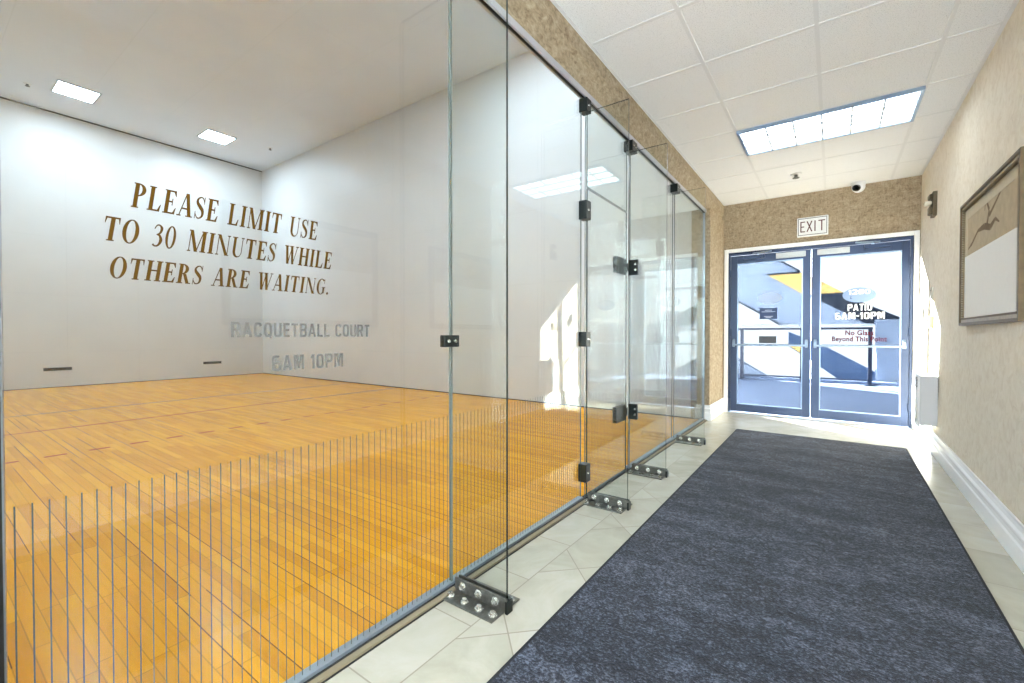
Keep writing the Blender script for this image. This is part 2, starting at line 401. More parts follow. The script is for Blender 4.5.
    G['3'] = (stroke([(0.07, 0.78), (0.16, 0.94), (0.30, 0.96), (0.42, 0.82), (0.36, 0.62), (0.20, 0.53)], [0.05, 0.06, 0.07, 0.15, 0.10, 0.04])
              + stroke([(0.20, 0.55), (0.36, 0.50), (0.45, 0.30), (0.36, 0.09), (0.20, 0.03), (0.07, 0.10)], [0.04, 0.11, 0.17, 0.10, 0.06, 0.10]), 0.54)
    G['W'] = (diag(0.22, 0, 0.04, 1, 0.18) + diag(0.30, 0, 0.50, 1, 0.06) + diag(0.60, 0, 0.42, 1, 0.18) + diag(0.68, 0, 0.92, 1, 0.05)
              + [R(-0.03, 1-sh, 0.30, 1), R(0.36, 1-sh, 0.66, 1), R(0.82, 1-sh, 1.05, 1)], 1.02)
    G['H'] = (stem(0.08) + stem(0.56) + [R(0.2, 0.48, 0.6, 0.48+t)], 0.82)
    G['G'] = (ring(0.42, 0.5, 0.40, 0.52, 0.21, 0.465, 48, 318, 24) + [R(0.56, 0.08, 0.72, 0.42), R(0.48, 0.42, 0.80, 0.42+sh), R(0.66, 0.70, 0.70, 1.0)], 0.82)
    G['.'] = ([[(0.12+0.09*math.cos(a*PI/6), 0.09+0.09*math.sin(a*PI/6)) for a in range(12)]], 0.26)
    return G
SERIF = serif_glyphs()
SLANT = 0.20
def serif_line(text):
    x = 0.0; polys = []
    for ch in text:
        if ch == ' ': x += 0.52; continue
        g, wd = SERIF[ch]
        for p in g: polys.append([(px+x+py*SLANT, py) for px, py in p])
        x += wd + 0.10
    return polys
def facing(place):
    o = Vector(place(0, 0)); return (Vector(place(1, 0))-o).cross(Vector(place(0, 1))-o).normalized()
def serif_on(mb, text, place, a0, a1, b0, b1):
    """place(a,b) -> 3-D point; the line is fitted to [a0,a1] x [b0,b1]"""
    ps = serif_line(text); xs = [q[0] for p in ps for q in p]; x0, x1 = min(xs), max(xs)
    nrm = facing(place)
    for k, p in enumerate(ps): mb.poly([Vector(place(a0+(q[0]-x0)/(x1-x0)*(a1-a0), b0+q[1]*(b1-b0)))+nrm*(k*4e-6) for q in p])

def sans_polys(text, bold=0.0, shear=0.0):
    cu = bpy.data.curves.new('lettering', 'FONT'); cu.body = text; cu.offset = bold; cu.resolution_u = 4; cu.shear = shear; cu.space_character = 1.0+bold*2
    o = bpy.data.objects.new('lettering', cu); COL.objects.link(o)
    dg = bpy.context.evaluated_depsgraph_get(); ev = o.evaluated_get(dg); me = ev.to_mesh()
    V = [(v.co.x, v.co.y) for v in me.vertices]; F = [tuple(p.vertices) for p in me.polygons]
    ev.to_mesh_clear(); bpy.data.objects.remove(o); bpy.data.curves.remove(cu)
    return V, F
def sans_on(mb, text, place, a0, a1, b0, b1, bold=0.0, shear=0.0):
    V, F = sans_polys(text, bold, shear)
    xs = [p[0] for p in V]; ys = [p[1] for p in V]; x0, x1, y0, y1 = min(xs), max(xs), min(ys), max(ys)
    i = len(mb.v)
    mb.v += [tuple(place(a0+(p[0]-x0)/(x1-x0)*(a1-a0), b0+(p[1]-y0)/(y1-y0)*(b1-b0))) for p in V]
    mb.f += [tuple(i+k for k in f) for f in F]; mb.mi += [mb.cur]*len(F)

def block_glyphs():
    """condensed bold sans capitals, cap height 1"""
    W = 0.17; B = 0.55
    R = lambda x0, y0, x1, y1: [(x0, y0), (x1, y0), (x1, y1), (x0, y1)]
    D = lambda x0, y0, x1, y1, wd: [(x0, y0), (x0+wd, y0), (x1+wd, y1), (x1, y1)]
    def band(pts_o, pts_i): return [[a, b, d, c] for a, b, c, d in zip(pts_o[:-1], pts_o[1:], pts_i[:-1], pts_i[1:])]
    def rr(x0, y0, x1, y1, r, a0=0, a1=360, wd=W, n=32):
        """rounded-rectangle ring, optionally only an arc of it"""
        o, i = [], []
        cx, cy = (x0+x1)/2, (y0+y1)/2; hx, hy = (x1-x0)/2, (y1-y0)/2
        for k in range(n+1):
            a = math.radians(a0+(a1-a0)*k/n); c, q = math.cos(a), math.sin(a)
            f = lambda v, e=0.55: math.copysign(abs(v)**e, v)
            o.append((cx+hx*f(c), cy+hy*f(q))); i.append((cx+(hx-wd)*f(c), cy+(hy-wd*0.85)*f(q)))
        return band(o, i)
    G = {}
    G['O'] = G['0'] = (rr(0, 0, B, 1, 0.2), B)
    G['Q'] = (rr(0, 0, B, 1, 0.2) + [D(0.40, -0.10, 0.24, 0.22, 0.15)], B)
    G['C'] = (rr(0, 0, B, 1, 0.2, 22, 338), B)
    G['U'] = ([R(0, 0.3, W, 1), R(B-W, 0.3, B, 1)] + rr(0, 0, B, 0.6, 0.2, 180, 360), B)
    G['E'] = ([R(0, 0, W, 1), R(W, 0, 0.46, 0.16), R(W, 0.84, 0.46, 1), R(W, 0.43, 0.43, 0.58)], 0.47)
    G['L'] = ([R(0, 0, W, 1), R(W, 0, 0.45, 0.16)], 0.46)
    G['T'] = ([R(0.16, 0, 0.16+W, 1), R(0, 0.84, 0.16, 1), R(0.16+W, 0.84, 0.49, 1)], 0.49)
    G['I'] = ([R(0, 0, W, 1)], W)
    G['1'] = ([R(0.10, 0, 0.10+W, 1), [(0.10, 0.70), (0.10, 1.0), (0, 0.84), (0, 0.70)]], 0.28)
    G['A'] = ([D(0, 0, 0.20, 1, 0.16), D(0.44, 0, 0.24, 1, 0.16), R(0.14, 0.20, 0.46, 0.34)], 0.60)
    G['M'] = ([R(0, 0, 0.15, 1), R(0.55, 0, 0.70, 1), D(0.28, 0.1, 0.13, 1, 0.14), D(0.28, 0.1, 0.43, 1, 0.14)], 0.70)
    G['N'] = ([R(0, 0, 0.15, 1), R(0.42, 0, 0.57, 1), D(0.40, 0, 0.13, 1, 0.17)], 0.57)
    bw = lambda y0, y1: [R(W, y0, 0.435, y0+0.145), R(W, y1-0.145, 0.435, y1)] + rr(0.06, y0, B, y1, 0.2, -72, 72)
    G['P'] = ([R(0, 0, W, 1)] + bw(0.40, 1.0), B)
    G['B'] = ([R(0, 0, W, 1)] + bw(0.46, 1.0) + bw(0.0, 0.60), B)
    G['R'] = ([R(0, 0, W, 1)] + bw(0.42, 1.0) + [D(0.38, 0, 0.24, 0.46, 0.18)], 0.57)
    G['6'] = (rr(0, 0, B, 0.58, 0.2) + [R(0, 0.3, W, 0.75)] + rr(0, 0.4, B, 1, 0.2, 42, 180), B)
    G['2'] = (rr(0, 0.40, B, 1, 0.2, -40, 170) + [D(0.0, 0.1, 0.34, 0.52, 0.20), R(0, 0, B, 0.16)], B)
    G['8'] = (rr(0.02, 0.48, B-0.02, 1, 0.2, wd=0.15) + rr(0, 0, B, 0.58, 0.2), B)
    G['-'] = ([R(0, 0.40, 0.26, 0.56)], 0.26)
    return G
BLOCK = block_glyphs()
def block_on(mb, text, place, a0, a1, b0, b1):
    x = 0.0; ps = []
    for ch in text:
        if ch == ' ': x += 0.36; continue
        g, wd = BLOCK[ch]
        ps += [[(px+x, py) for px, py in p] for p in g]; x += wd+0.11
    x -= 0.11
    nrm = facing(place)
    for k, p in enumerate(ps): mb.poly([Vector(place(a0+q[0]/x*(a1-a0), b0+q[1]*(b1-b0)))+nrm*(k*4e-6) for q in p])

# ------------------------------------------------------------------ key dimensions
G = -1.373            # plane of the glass wall
FA = -1.30            # hall face of the fascia over the glass
ZS, ZC = 2.767, 3.0   # soffit and hall ceiling
YE = 7.062            # end wall with the patio doors
CX, CY0, CY1, CZ = -13.42, 0.0, 6.198, 5.839   # racquetball court
YB = -1.3             # wall behind the camera
def wall_x(y, z):     # right wall of the hall
    b = 0.755 if y < 3 else 0.755+(y-3)/(YE-3)*0.05
    return b+(0.835-b)*z/ZC

# ------------------------------------------------------------------ structure: hall
struct('floor', MB().box(G-0.02, 0.9, YB, YE+0.12, -0.1, 0), M['tile'])
struct('ceiling', MB().box(FA, 0.95, YB, YE+0.1, ZC, ZC+0.1), M['acoustic'])
g = MB()
ys = [4.547+0.6315*k for k in range(-13, 4)]
for y in ys:
    if YB < y < YE: g.box(FA, 0.84, y-0.012, y+0.012, ZC-0.003, ZC+0.001)
for x in (-0.742, -0.094, 0.556): g.box(x-0.012, x+0.012, YB, YE, ZC-0.004, ZC+0.001)
g.box(FA, FA+0.018, YB, YE, ZC-0.005, ZC+0.001)
g.box(0.812, 0.842, YB, YE, ZC-0.005, ZC+0.001); g.box(FA, 0.84, YE-0.018, YE, ZC-0.005, ZC+0.001)
struct('ceiling_grid', g, M['grid'])
g = MB()
q = [(YB-0.1, 0.755), (3.0, 0.755), (YE+0.12, 0.805)]
for (ya, xa), (yb, xb) in zip(q[:-1], q[1:]):
    g.hexa([(xa, ya, -0.05), (xa+0.2, ya, -0.05), (xb+0.2, yb, -0.05), (xb, yb, -0.05), (0.835, ya, ZC+0.1), (1.0, ya, ZC+0.1), (1.0, yb, ZC+0.1), (0.835, yb, ZC+0.1)])
struct('wall_right', g, M['paper_lit'])
g = MB()      # end wall around the door opening
DL, DR, DT = -1.235, 0.770, 2.300
g.box(-1.5, DL, YE, YE+0.15, 0, ZC+0.1).box(DR, 0.95, YE, YE+0.15, 0, ZC+0.1).box(DL, DR, YE, YE+0.15, DT, ZC+0.1)
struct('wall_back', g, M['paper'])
g = MB()      # fascia and soffit over the glass, the pier at the far end, the pier beside the camera
g.prism([(G-0.022, ZS-0.012), (G+0.022, ZS-0.012), (FA, 2.885), (FA, ZC+0.1), (G-0.022, ZC+0.1)], 'y', YB, YE)
g.box(G-0.16, FA, CY1-0.005, YE, 0, ZS)
g.box(G-0.16, FA, YB, 0.09, 0, ZS)
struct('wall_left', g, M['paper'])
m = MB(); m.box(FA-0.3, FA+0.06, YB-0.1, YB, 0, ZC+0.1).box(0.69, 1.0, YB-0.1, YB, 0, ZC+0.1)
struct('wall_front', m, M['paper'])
m = MB()
for x in (FA+0.06, -0.60, 0.04, 0.64): m.box(x, x+0.05, YB-0.09, YB-0.01, 0, ZC)
for z in (0.0, 2.20, ZC-0.05): m.box(FA+0.06, 0.69, YB-0.085, YB-0.015, z, z+0.05)
added_win = struct('added_window_1', m, M['alu'])  # glazing added behind the camera to fill the hall with daylight
m = MB()
for xa, xb in ((FA+0.11, -0.60), (-0.55, 0.04), (0.09, 0.64)):
    for za, zb in ((0.05, 2.20), (2.25, ZC-0.05)): m.poly([(xa, YB-0.05, za), (xb, YB-0.05, za), (xb, YB-0.05, zb), (xa, YB-0.05, zb)])
m.build('pane', M['glass'], added_win)
# mouldings
prof = [(0, 0), (0.024, 0), (0.024, 0.095), (0.019, 0.105), (0.019, 0.130), (0.023, 0.140), (0.023, 0.152), (0.014, 0.165), (0.010, 0.185), (0.010, 0.198), (0, 0.198)]
def moulding(name, path, side=1):
    """sweep the skirting profile along a floor path; it stands on the left of the path direction (side=1)"""
    m = MB(); rings = []
    n = len(path)
    for i, p in enumerate(path):
        p = Vector(p)
        d1 = (Vector(path[min(i+1, n-1)])-Vector(path[max(0, min(i, n-2))])).normalized() if i < n-1 else (Vector(path[-1])-Vector(path[-2])).normalized()
        d0 = (Vector(path[i])-Vector(path[i-1])).normalized() if i > 0 else d1
        n1 = Vector((-d1.y, d1.x))*side; n0 = Vector((-d0.y, d0.x))*side
        b = (n0+n1); b = b/b.length; k = 1/max(0.3, b.dot(n1))
        rings.append([(p.x+b.x*k*t, p.y+b.y*k*t, z) for t, z in prof])
    for a, b in zip(rings[:-1], rings[1:]):
        for k in range(len(prof)):
            k2 = (k+1) % len(prof); m.poly([a[k], a[k2], b[k2], b[k]])
    m.poly(rings[0]); m.poly(rings[-1])
    return struct(name, m, M['trim'])
moulding('baseboard_right', [(0.755, YB), (0.755, 3.0), (0.803, YE-0.03)], 1)
moulding('baseboard_left', [(-1.255, YE-0.005), (FA, YE-0.005), (FA, CY1-0.005), (G+0.012, CY1-0.005)], 1)
g = MB()      # white door casing
for x0, x1 in ((DL-0.052, DL), (DR, DR+0.05)):
    g.box(x0, x1, YE-0.02, YE+0.12, 0, DT+0.05)
    g.box(x0+0.006, x1-0.006, YE-0.026, YE-0.02, 0.2, DT+0.044)
g.box(DL, DR, YE-0.02, YE+0.12, DT, DT+0.05)
struct('trim_1', g, M['trim'], bevel=0.003)
g = MB()      # plinth blocks of the casing
for x0, x1 in ((DL-0.062, DL+0.004), (DR-0.004, DR+0.032)):
    g.prism([(YE-0.048, 0), (YE-0.048, 0.12), (YE-0.040, 0.13), (YE-0.040, 0.16), (YE-0.046, 0.17), (YE-0.034, 0.2), (YE, 0.2), (YE, 0)], 'x', x0, x1)
struct('trim_2', g, M['trim'])
# glass-wall channels
g = MB(); g.box(G-0.012, G+0.022, 0.09, CY1-0.005, ZS-0.052, ZS-0.012)
g.cur = 1; g.box(G-0.005, G+0.010, 0.09, CY1-0.005, ZS-0.056, ZS-0.052)
struct('trim_3', g, [M['pale_alu'], M['dark']])
JB0, JB1 = 2.692, 2.762
JC0, JC1 = 3.508, 3.552
g = MB()
for y0, y1 in ((0.125, JB0), (JC1, CY1-0.01)):
    g.cur = 0; g.box(G-0.02, G+0.018, y0, y1, -0.002, 0.026)
    g.cur = 1; g.box(G+0.018, G+0.026, y0, y1, -0.002, 0.014)
    g.cur = 2; g.box(G+0.026, G+0.050, y0, y1, -0.002, 0.012)
    g.cur = 1; g.box(G+0.050, G+0.056, y0, y1, -0.002, 0.003)
g.cur = 1; g.box(G-0.02, G+0.018, JB0, JC1, -0.002, 0.006)
struct('trim_4', g, [M['alu'], M['dark'], M['seal']])
g = MB(); g.cur = 0; g.box(G-0.02, G+0.012, 0.085, 0.122, 0, ZS); g.cur = 1; g.box(G+0.012, G+0.02, 0.085, 0.118, 0, ZS)
struct('trim_5', g, [M['alu'], M['dark']])
g = MB(); g.box(G-0.012, G+0.012, CY1-0.022, CY1-0.004, 0.0, ZS-0.034)
struct('trim_6', g, M['alu'])

# ------------------------------------------------------------------ structure: racquetball court
struct('floor_court', MB().box(CX, G-0.02, CY0, CY1, -0.1, 0), M['wood'])
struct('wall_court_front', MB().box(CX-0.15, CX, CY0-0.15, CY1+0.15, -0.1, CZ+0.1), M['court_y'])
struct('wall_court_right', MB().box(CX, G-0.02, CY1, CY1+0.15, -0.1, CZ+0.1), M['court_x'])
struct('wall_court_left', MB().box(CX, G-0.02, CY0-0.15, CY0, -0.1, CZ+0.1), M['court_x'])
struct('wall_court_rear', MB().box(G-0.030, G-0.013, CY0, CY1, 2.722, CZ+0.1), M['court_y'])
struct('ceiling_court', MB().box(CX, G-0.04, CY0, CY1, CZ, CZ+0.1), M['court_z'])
g = MB(); g.box(CX, G-0.05, CY1-0.012, CY1, 0, 0.014).box(CX, CX+0.012, CY0, CY1-0.012, 0, 0.010)
struct('trim_7', g, M['dark'])
struct('trim_8', MB().box(CX, CX+0.03, CY0, CY1, CZ-0.022, CZ), M['dark'])

# ------------------------------------------------------------------ glass panels with their stripes and lettering
def slab(y0, y1, z0, z1, th=0.010, x=G, edge='edge_pale', turn=0.0):
    """upright sheet of glass; turn = how many degrees it hangs out of line with the wall"""
    m = MB(); a, b = x-th/2, x+th/2
    P = [(a, y0, z0), (b, y0, z0), (b, y1, z0), (a, y1, z0), (a, y0, z1), (b, y0, z1), (b, y1, z1), (a, y1, z1)]
    ym = (y0+y1)/2; c_, s_ = math.cos(math.radians(turn)), math.sin(math.radians(turn))
    P = [(x+(p[0]-x)*c_-(p[1]-ym)*s_, ym+(p[0]-x)*s_+(p[1]-ym)*c_, p[2]) for p in P]
    m.cur = 0
    m.poly([P[0], P[3], P[7], P[4]]); m.poly([P[1], P[2], P[6], P[5]])
    m.cur = 1
    m.poly([P[0], P[1], P[5], P[4]]); m.poly([P[2], P[3], P[7], P[6]]); m.poly([P[0], P[1], P[2], P[3]]); m.poly([P[4], P[5], P[6], P[7]])
    return m, [M['glass'], M[edge]]
def panel(name, y0, y1, z0, z1, label, category='glass panel', group='glass panels of the court wall', edge='edge_pale', turn=0.0):
    m, mats = slab(y0, y1, z0, z1, edge=edge, turn=turn)
    return tag(m.build(name, mats), label, category, group)
ZTOP = ZS-0.056
XF = G+0.0060
def stripes(parent, y0, y1, z0, turn=0.0):
    m = MB(); k0 = math.ceil((y0+0.008-0.136)/0.0254); y = 0.136+0.0254*k0
    while y < y1-0.008:
        xs = XF-(y-(y0+y1)/2)*math.tan(math.radians(turn))
        m.poly([(xs, y-0.0014, z0), (xs, y+0.0014, z0), (xs, y+0.0014, 0.765), (xs, y-0.0014, 0.765)]); y += 0.0254
    m.build('safety_stripes', M['stripe'], parent, label='thin grey vertical stripes on the lower glass')
p1 = panel('glass_partition', 0.124, 1.4275, 0.024, ZTOP, 'large glass panel nearest the camera with gold serif lettering')
p2 = panel('glass_partition', 1.4295, JB0, 0.024, ZTOP, 'clear glass panel between the first fin and the glass door', turn=0.35)
p4 = panel('glass_partition', JC1, 4.806, 0.024, ZTOP, 'clear glass panel just past the glass door hinges', turn=0.6)
p5 = panel('glass_partition', 4.818, CY1-0.008, 0.024, ZTOP, 'farthest glass panel, ending at the beige pier by the patio doors', turn=0.6)
pt = panel('glass_transom', JB1, JC0, 2.128, ZTOP, 'small glass transom panel directly above the glass door', 'glass panel', turn=0.9)
stripes(p1, 0.124, 1.4275, 0.03); stripes(p2, 1.430, JB0, 0.03, 0.35); stripes(p4, JC1, 4.806, 0.03, 0.6); stripes(p5, 4.818, CY1-0.008, 0.03, 0.6)
onglass = lambda a, b: (XF, a, b)
for txt, a0, a1, b0, b1 in (('PLEASE LIMIT USE', 0.329, 0.806, 1.427, 1.488), ('TO 30 MINUTES WHILE', 0.282, 0.856, 1.339, 1.396), ('OTHERS ARE WAITING.', 0.290, 0.841, 1.253, 1.304)):
    m = MB(); serif_on(m, txt, onglass, a0, a1, b0, b1)
    m.build('lettering', M['gold'], p1, label='one line of gold italic serif capitals')
for txt, a0, a1, b0, b1 in (('RACQUETBALL COURT', 0.546, 1.003, 1.113, 1.156), ('6AM 10PM', 0.657, 0.896, 1.010, 1.057)):
    m = MB(); block_on(m, txt, onglass, a0, a1, b0, b1)
    m.build('lettering', M['ghost'], p1, label='one line of faint frosted grey capitals')

# glass fins standing square to the glass wall, each on a bolted floor bracket
FX0, FX1, FT = G+0.010, -1.058, 2.615
fin_y = [1.429, 2.727, 3.530, 4.812]
fin_name = ['glass fin nearest the camera, rising past the fascia', 'glass fin at the near side of the glass door', 'glass fin at the hinge side of the glass door', 'farthest glass fin, before the last panel']
bracket_name = ['largest-looking steel floor bracket, under the nearest glass fin', 'steel floor bracket under the fin at the near side of the glass door', 'steel floor bracket under the fin at the hinge side of the glass door', 'farthest steel floor bracket, under the last glass fin']
def fin(y, label):
    m = MB(); a, b = y-0.006, y+0.006; z0 = 0.012; top = FT
    P = [(FX0, a, z0), (FX1, a, z0), (FX1, b, z0), (FX0, b, z0), (FX0, a, top), (FX1, a, top), (FX1, b, top), (FX0, b, top)]
    m.poly([P[0], P[1], P[5], P[4]]); m.poly([P[2], P[3], P[7], P[6]])
    m.cur = 1
    m.poly([P[1], P[2], P[6], P[5]]); m.poly([P[0], P[1], P[2], P[3]]); m.poly([P[4], P[5], P[6], P[7]])
    m.cur = 2; m.poly([P[3], P[0], P[4], P[7]])
    return tag(m.build('glass_fin', [M['glass'], M['edge'], M['edge_pale']]), label, 'glass fin', 'glass fins along the court wall')
def bracket(y, label):
    t = thing('floor_bracket', (-1.18, y, 0), label, 'bracket', 'floor brackets of the glass fins')
    for s in (-1, 1):
        e = y+s*0.008
        bp = MB().box(-1.345, -1.062, min(e, e+s*0.088), max(e, e+s*0.088), 0.0, 0.007).build('base_plate', M['steel'], t, bevel=0.0015)
        sp = MB().box(-1.330, -1.050, min(e, e+s*0.008), max(e, e+s*0.008), 0.007, 0.062).build('side_plate', M['steel'], t, bevel=0.0015)
        for x in (-1.285, -1.195, -1.105):
            b = MB(); b.cyl((x, e+s*0.008, 0.036), (x, e+s*0.011, 0.036), 0.017); b.cyl((x, e+s*0.011, 0.036), (x, e+s*0.022, 0.036), 0.012, n=6)
            b.build('bolt', M['bolt'], sp)
        for x in (-1.315, -1.235, -1.155, -1.085):
            b = MB(); b.cyl((x, e+s*0.052, 0.007), (x, e+s*0.052, 0.010), 0.018); b.cyl((x, e+s*0.052, 0.010), (x, e+s*0.052, 0.021), 0.012, n=6)
            b.build('bolt', M['bolt'], bp)
    MB().box(-1.056, -1.044, y-0.018, y+0.018, 0.0, 0.05).build('end_plate', M['black'], t)
    return t
for y, a, b in zip(fin_y, fin_name, bracket_name): fin(y, a); bracket(y, b)

# black clamps
def clamp(x0, x1, y0, y1, z0, z1, label, screw_face='x'):
    t = thing('glass_clamp', ((x0+x1)/2, (y0+y1)/2, z0), label, 'clamp', 'black clamps of the glass wall')
    MB().box(x0, x1, y0, y1, z0, z1).build('clamp_body', M['black'], t, bevel=0.003)
    ym, zm = (y0+y1)/2, (z0+z1)/2
    k = 2 if y1-y0 > 0.09 else 1
    for i in range(k):
        yy = ym if k == 1 else (y0+(y1-y0)*(0.27 if i == 0 else 0.73))
        MB().cyl((x1-0.001, yy, zm), (x1+0.004, yy, zm), 0.009, 0.007).build('screw', M['bolt'], t)
    return t
def edge_clamps(y, zs, names, w=0.075):
    for (z0, z1), n in zip(zs, names): clamp(G-0.020, G+0.040, y-w*0.5, y+w*0.4, z0, z1, n)
clamp(G-0.016, G+0.015, 1.383, 1.475, 1.066, 1.118, 'black flat two-screw clamp at the nearest glass fin')
clamp(G-0.024, G+0.040, 1.39, 1.468, 2.615, 2.70, 'black clamp at the top of the nearest glass fin')
edge_clamps(2.727, [(2.61, 2.70), (1.895, 2.02), (1.04, 1.14), (0.125, 0.245)],
            ['black clamp at the top corner above the near door edge', 'black clamp just below the transom on the near door edge', 'black clamp halfway up the near door edge', 'lowest black clamp on the near door edge, close to the floor'])
clamp(G-0.026, G+0.05, 3.49, 3.60, 2.615, 2.70, 'black clamp at the top of the fin by the door hinges')
clamp(G-0.026, G+0.05, 4.77, 4.88, 2.615, 2.70, 'farthest black clamp, at the top of the last fin')

# the glass door
dm, mats = slab(JB1+0.002, JC0-0.002, 0.012, 2.118, edge='edge', turn=0.9)
door = tag(dm.build('door_3', mats, kind='structure'), 'frameless glass door with two black hinges in the court wall', 'door')
stripes(door, JB1, JC0, 0.02, 0.9)
for z0 in (0.43, 1.605):
    z1 = z0+0.125
    h = MB(); h.box(G-0.016, G+0.018, 3.255, 3.45, z0, z1)
    hm = h.build('hinge', M['black'], door, bevel=0.003, label='black square glass hinge')
    MB().box(G+0.012, G+0.092, 3.500, 3.5235, z0, z1).box(G+0.000, G+0.016, 3.445, 3.505, z0+0.03, z1-0.03).build('hinge_plate', M['black'], hm, bevel=0.002)
    for z in (z0+0.04, z1-0.04): MB().cyl((G+0.075, 3.500, z), (G+0.075, 3.494, z), 0.009).build('screw', M['bolt'], hm)

# ------------------------------------------------------------------ court fittings
def court_light(x, y, label):
    t = thing('court_light', (x, y, CZ), label, 'ceiling light', 'square court ceiling lights')
    h = 0.28; m = MB()
    for a, b, c, d in ((-h-0.035, h+0.035, -h-0.035, -h), (-h-0.035, h+0.035, h, h+0.035), (-h-0.035, -h, -h, h), (h, h+0.035, -h, h)):
        m.box(x+a, x+b, y+c, y+d, CZ-0.016, CZ)
    m.build('frame', M['plate'], t)
    MB().box(x-h, x+h, y-h, y+h, CZ-0.008, CZ-0.002).build('diffuser', M['lamp_court'], t)
for x, y, n in ((-11.95, 2.07, 'square court light on the left, over the far wall'), (-11.95, 4.50, 'square court light on the right, over the far wall'),
                (-6.6, 1.35, 'square court light over the middle of the court, left side'), (-3.8, 4.50, 'square court light near the glass, right side'), (-3.2, 1.75, 'square court light near the glass, left side')):
    court_light(x, y, n)
def wall_slot(y0, y1, z0, label):
    t = thing('wall_slot', (CX, (y0+y1)/2, z0), label, 'vent', 'dark slots in the far court wall')
    MB().box(CX, CX+0.010, y0, y1, z0, z0+0.05).build('slot_opening', M['lens'], t)
    MB().box(CX, CX+0.014, y0-0.008, y1+0.008, z0-0.008, z0).box(CX, CX+0.014, y0-0.008, y1+0.008, z0+0.05, z0+0.058).build('slot_rim', M['ash'], t)
wall_slot(1.77, 2.20, 0.362, 'longer-looking dark slot low on the far court wall, left')
wall_slot(4.69, 5.11, 0.350, 'dark slot low on the far court wall, nearer the corner')
def sprinkler(x, y, z, label):
    t = thing('sprinkler_head', (x, y, z), label, 'sprinkler')
    MB().cyl((x, y, z), (x, y, z-0.012), 0.06, 0.05, 20).build('escutcheon', M['white_plastic'], t)
    MB().cyl((x, y, z-0.012), (x, y, z-0.045), 0.018).cyl((x, y, z-0.045), (x, y, z-0.050), 0.035).build('deflector', M['steel'], t)
sprinkler(-12.30, 1.465, CZ, 'small white sprinkler on the court ceiling at far left')
sprinkler(-11.56, 5.55, CZ, 'small sprinkler on the court ceiling near the far corner')
sprinkler(-0.364, 6.17, ZC, 'small sprinkler head on the hall ceiling near the exit sign')

# ------------------------------------------------------------------ hall fittings
def troffer(x0, x1, y0, y1, label):
    t = thing('ceiling_light', ((x0+x1)/2, (y0+y1)/2, ZC), label, 'ceiling light')
    m = MB(); e = 0.022
    m.box(x0, x1, y0, y0+e, ZC-0.03, ZC).box(x0, x1, y1-e, y1, ZC-0.03, ZC).box(x0, x0+e, y0+e, y1-e, ZC-0.03, ZC).box(x1-e, x1, y0+e, y1-e, ZC-0.03, ZC)
    m.build('frame', M['silver'], t)
    MB().box(x0+e, x1-e, y0+e, y1-e, ZC-0.012, ZC-0.004).build('diffuser', M['lamp'], t)
    m = MB()
    for k in range(1, 6):
        x = x0+e+(x1-x0-2*e)*k/6; m.box(x-0.006, x+0.006, y0+e, y1-e, ZC-0.028, ZC-0.012)
    for k in range(1, 3):
        y = y0+e+(y1-y0-2*e)*k/3; m.box(x0+e, x1-e, y-0.006, y+0.006, ZC-0.028, ZC-0.012)
    m.build('louvre', M['plate'], t)
troffer(-0.735, 0.552, 4.55, 5.178, 'rectangular louvred ceiling light in front of the exit sign')

# dome camera
t = thing('security_camera', (0.243, 6.985, ZC), 'white dome camera with black lens on ceiling above the patio doors', 'security camera')
MB().cyl((0.243, 6.985, ZC), (0.243, 6.985, ZC-0.03), 0.075, 0.072, 28).build('base', M['white_plastic'], t, smooth=True)
MB().ball((0.243, 6.975, ZC-0.055), 0.068).build('housing', M['white_plastic'], t, smooth=True)
MB().cyl((0.225, 6.925, ZC-0.075), (0.21, 6.885, ZC-0.083), 0.040, 0.036, 24).build('lens', M['lens'], t, smooth=True)

# exit sign
ex0, ex1, ez0, ez1, ey = -0.398, -0.058, 2.416, 2.664, YE-0.055
t = thing('exit_sign', ((ex0+ex1)/2, YE, ez0), 'white EXIT sign on the wall above the patio doors', 'exit sign')
MB().box(ex0, ex1, ey+0.006, YE, ez0, ez1).build('housing', M['white_plastic'], t, bevel=0.006)
MB().box(ex0+0.022, ex1-0.022, ey+0.002, ey+0.006, ez0+0.022, ez1-0.022).build('face', M['white_plastic'], t)
m = MB()
for a, b, c, d in ((ex0+0.014, ex1-0.014, ez0+0.014, ez0+0.020), (ex0+0.014, ex1-0.014, ez1-0.020, ez1-0.014), (ex0+0.014, ex0+0.020, ez0+0.02, ez1-0.02), (ex1-0.020, ex1-0.014, ez0+0.02, ez1-0.02)):
    m.box(a, b, ey+0.001, ey+0.006, c, d)
m.build('bezel', M['ash'], t)
m = MB(); yy = ey+0.001
def stk(a, b, wd=0.013):
    a = Vector((a[0], 0, a[1])); b = Vector((b[0], 0, b[1])); d = (b-a).normalized(); n_ = Vector((-d.z, 0, d.x))*wd/2
    m.poly([(p.x, yy, p.z) for p in (a+n_, b+n_, b-n_, a-n_)])
lx = [ex0+0.062+0.062*k for k in range(4)]; lb, lt = ez0+0.055, ez1-0.055
stk((lx[0]-0.018, lb), (lx[0]-0.018, lt)); stk((lx[0]-0.02, lt-0.006), (lx[0]+0.028, lt-0.006)); stk((lx[0]-0.02, lb+0.006), (lx[0]+0.028, lb+0.006)); stk((lx[0]-0.02, (lb+lt)/2), (lx[0]+0.018, (lb+lt)/2))
stk((lx[1]-0.012, lb), (lx[1]+0.040, lt)); stk((lx[1]-0.012, lt), (lx[1]+0.040, lb))
stk((lx[2]+0.012, lb), (lx[2]+0.012, lt))
stk((lx[3]+0.022, lb), (lx[3]+0.022, lt)); stk((lx[3]-0.014, lt-0.006), (lx[3]+0.058, lt-0.006))
m.build('lettering', M['maroon'], t, label='dark red capitals')

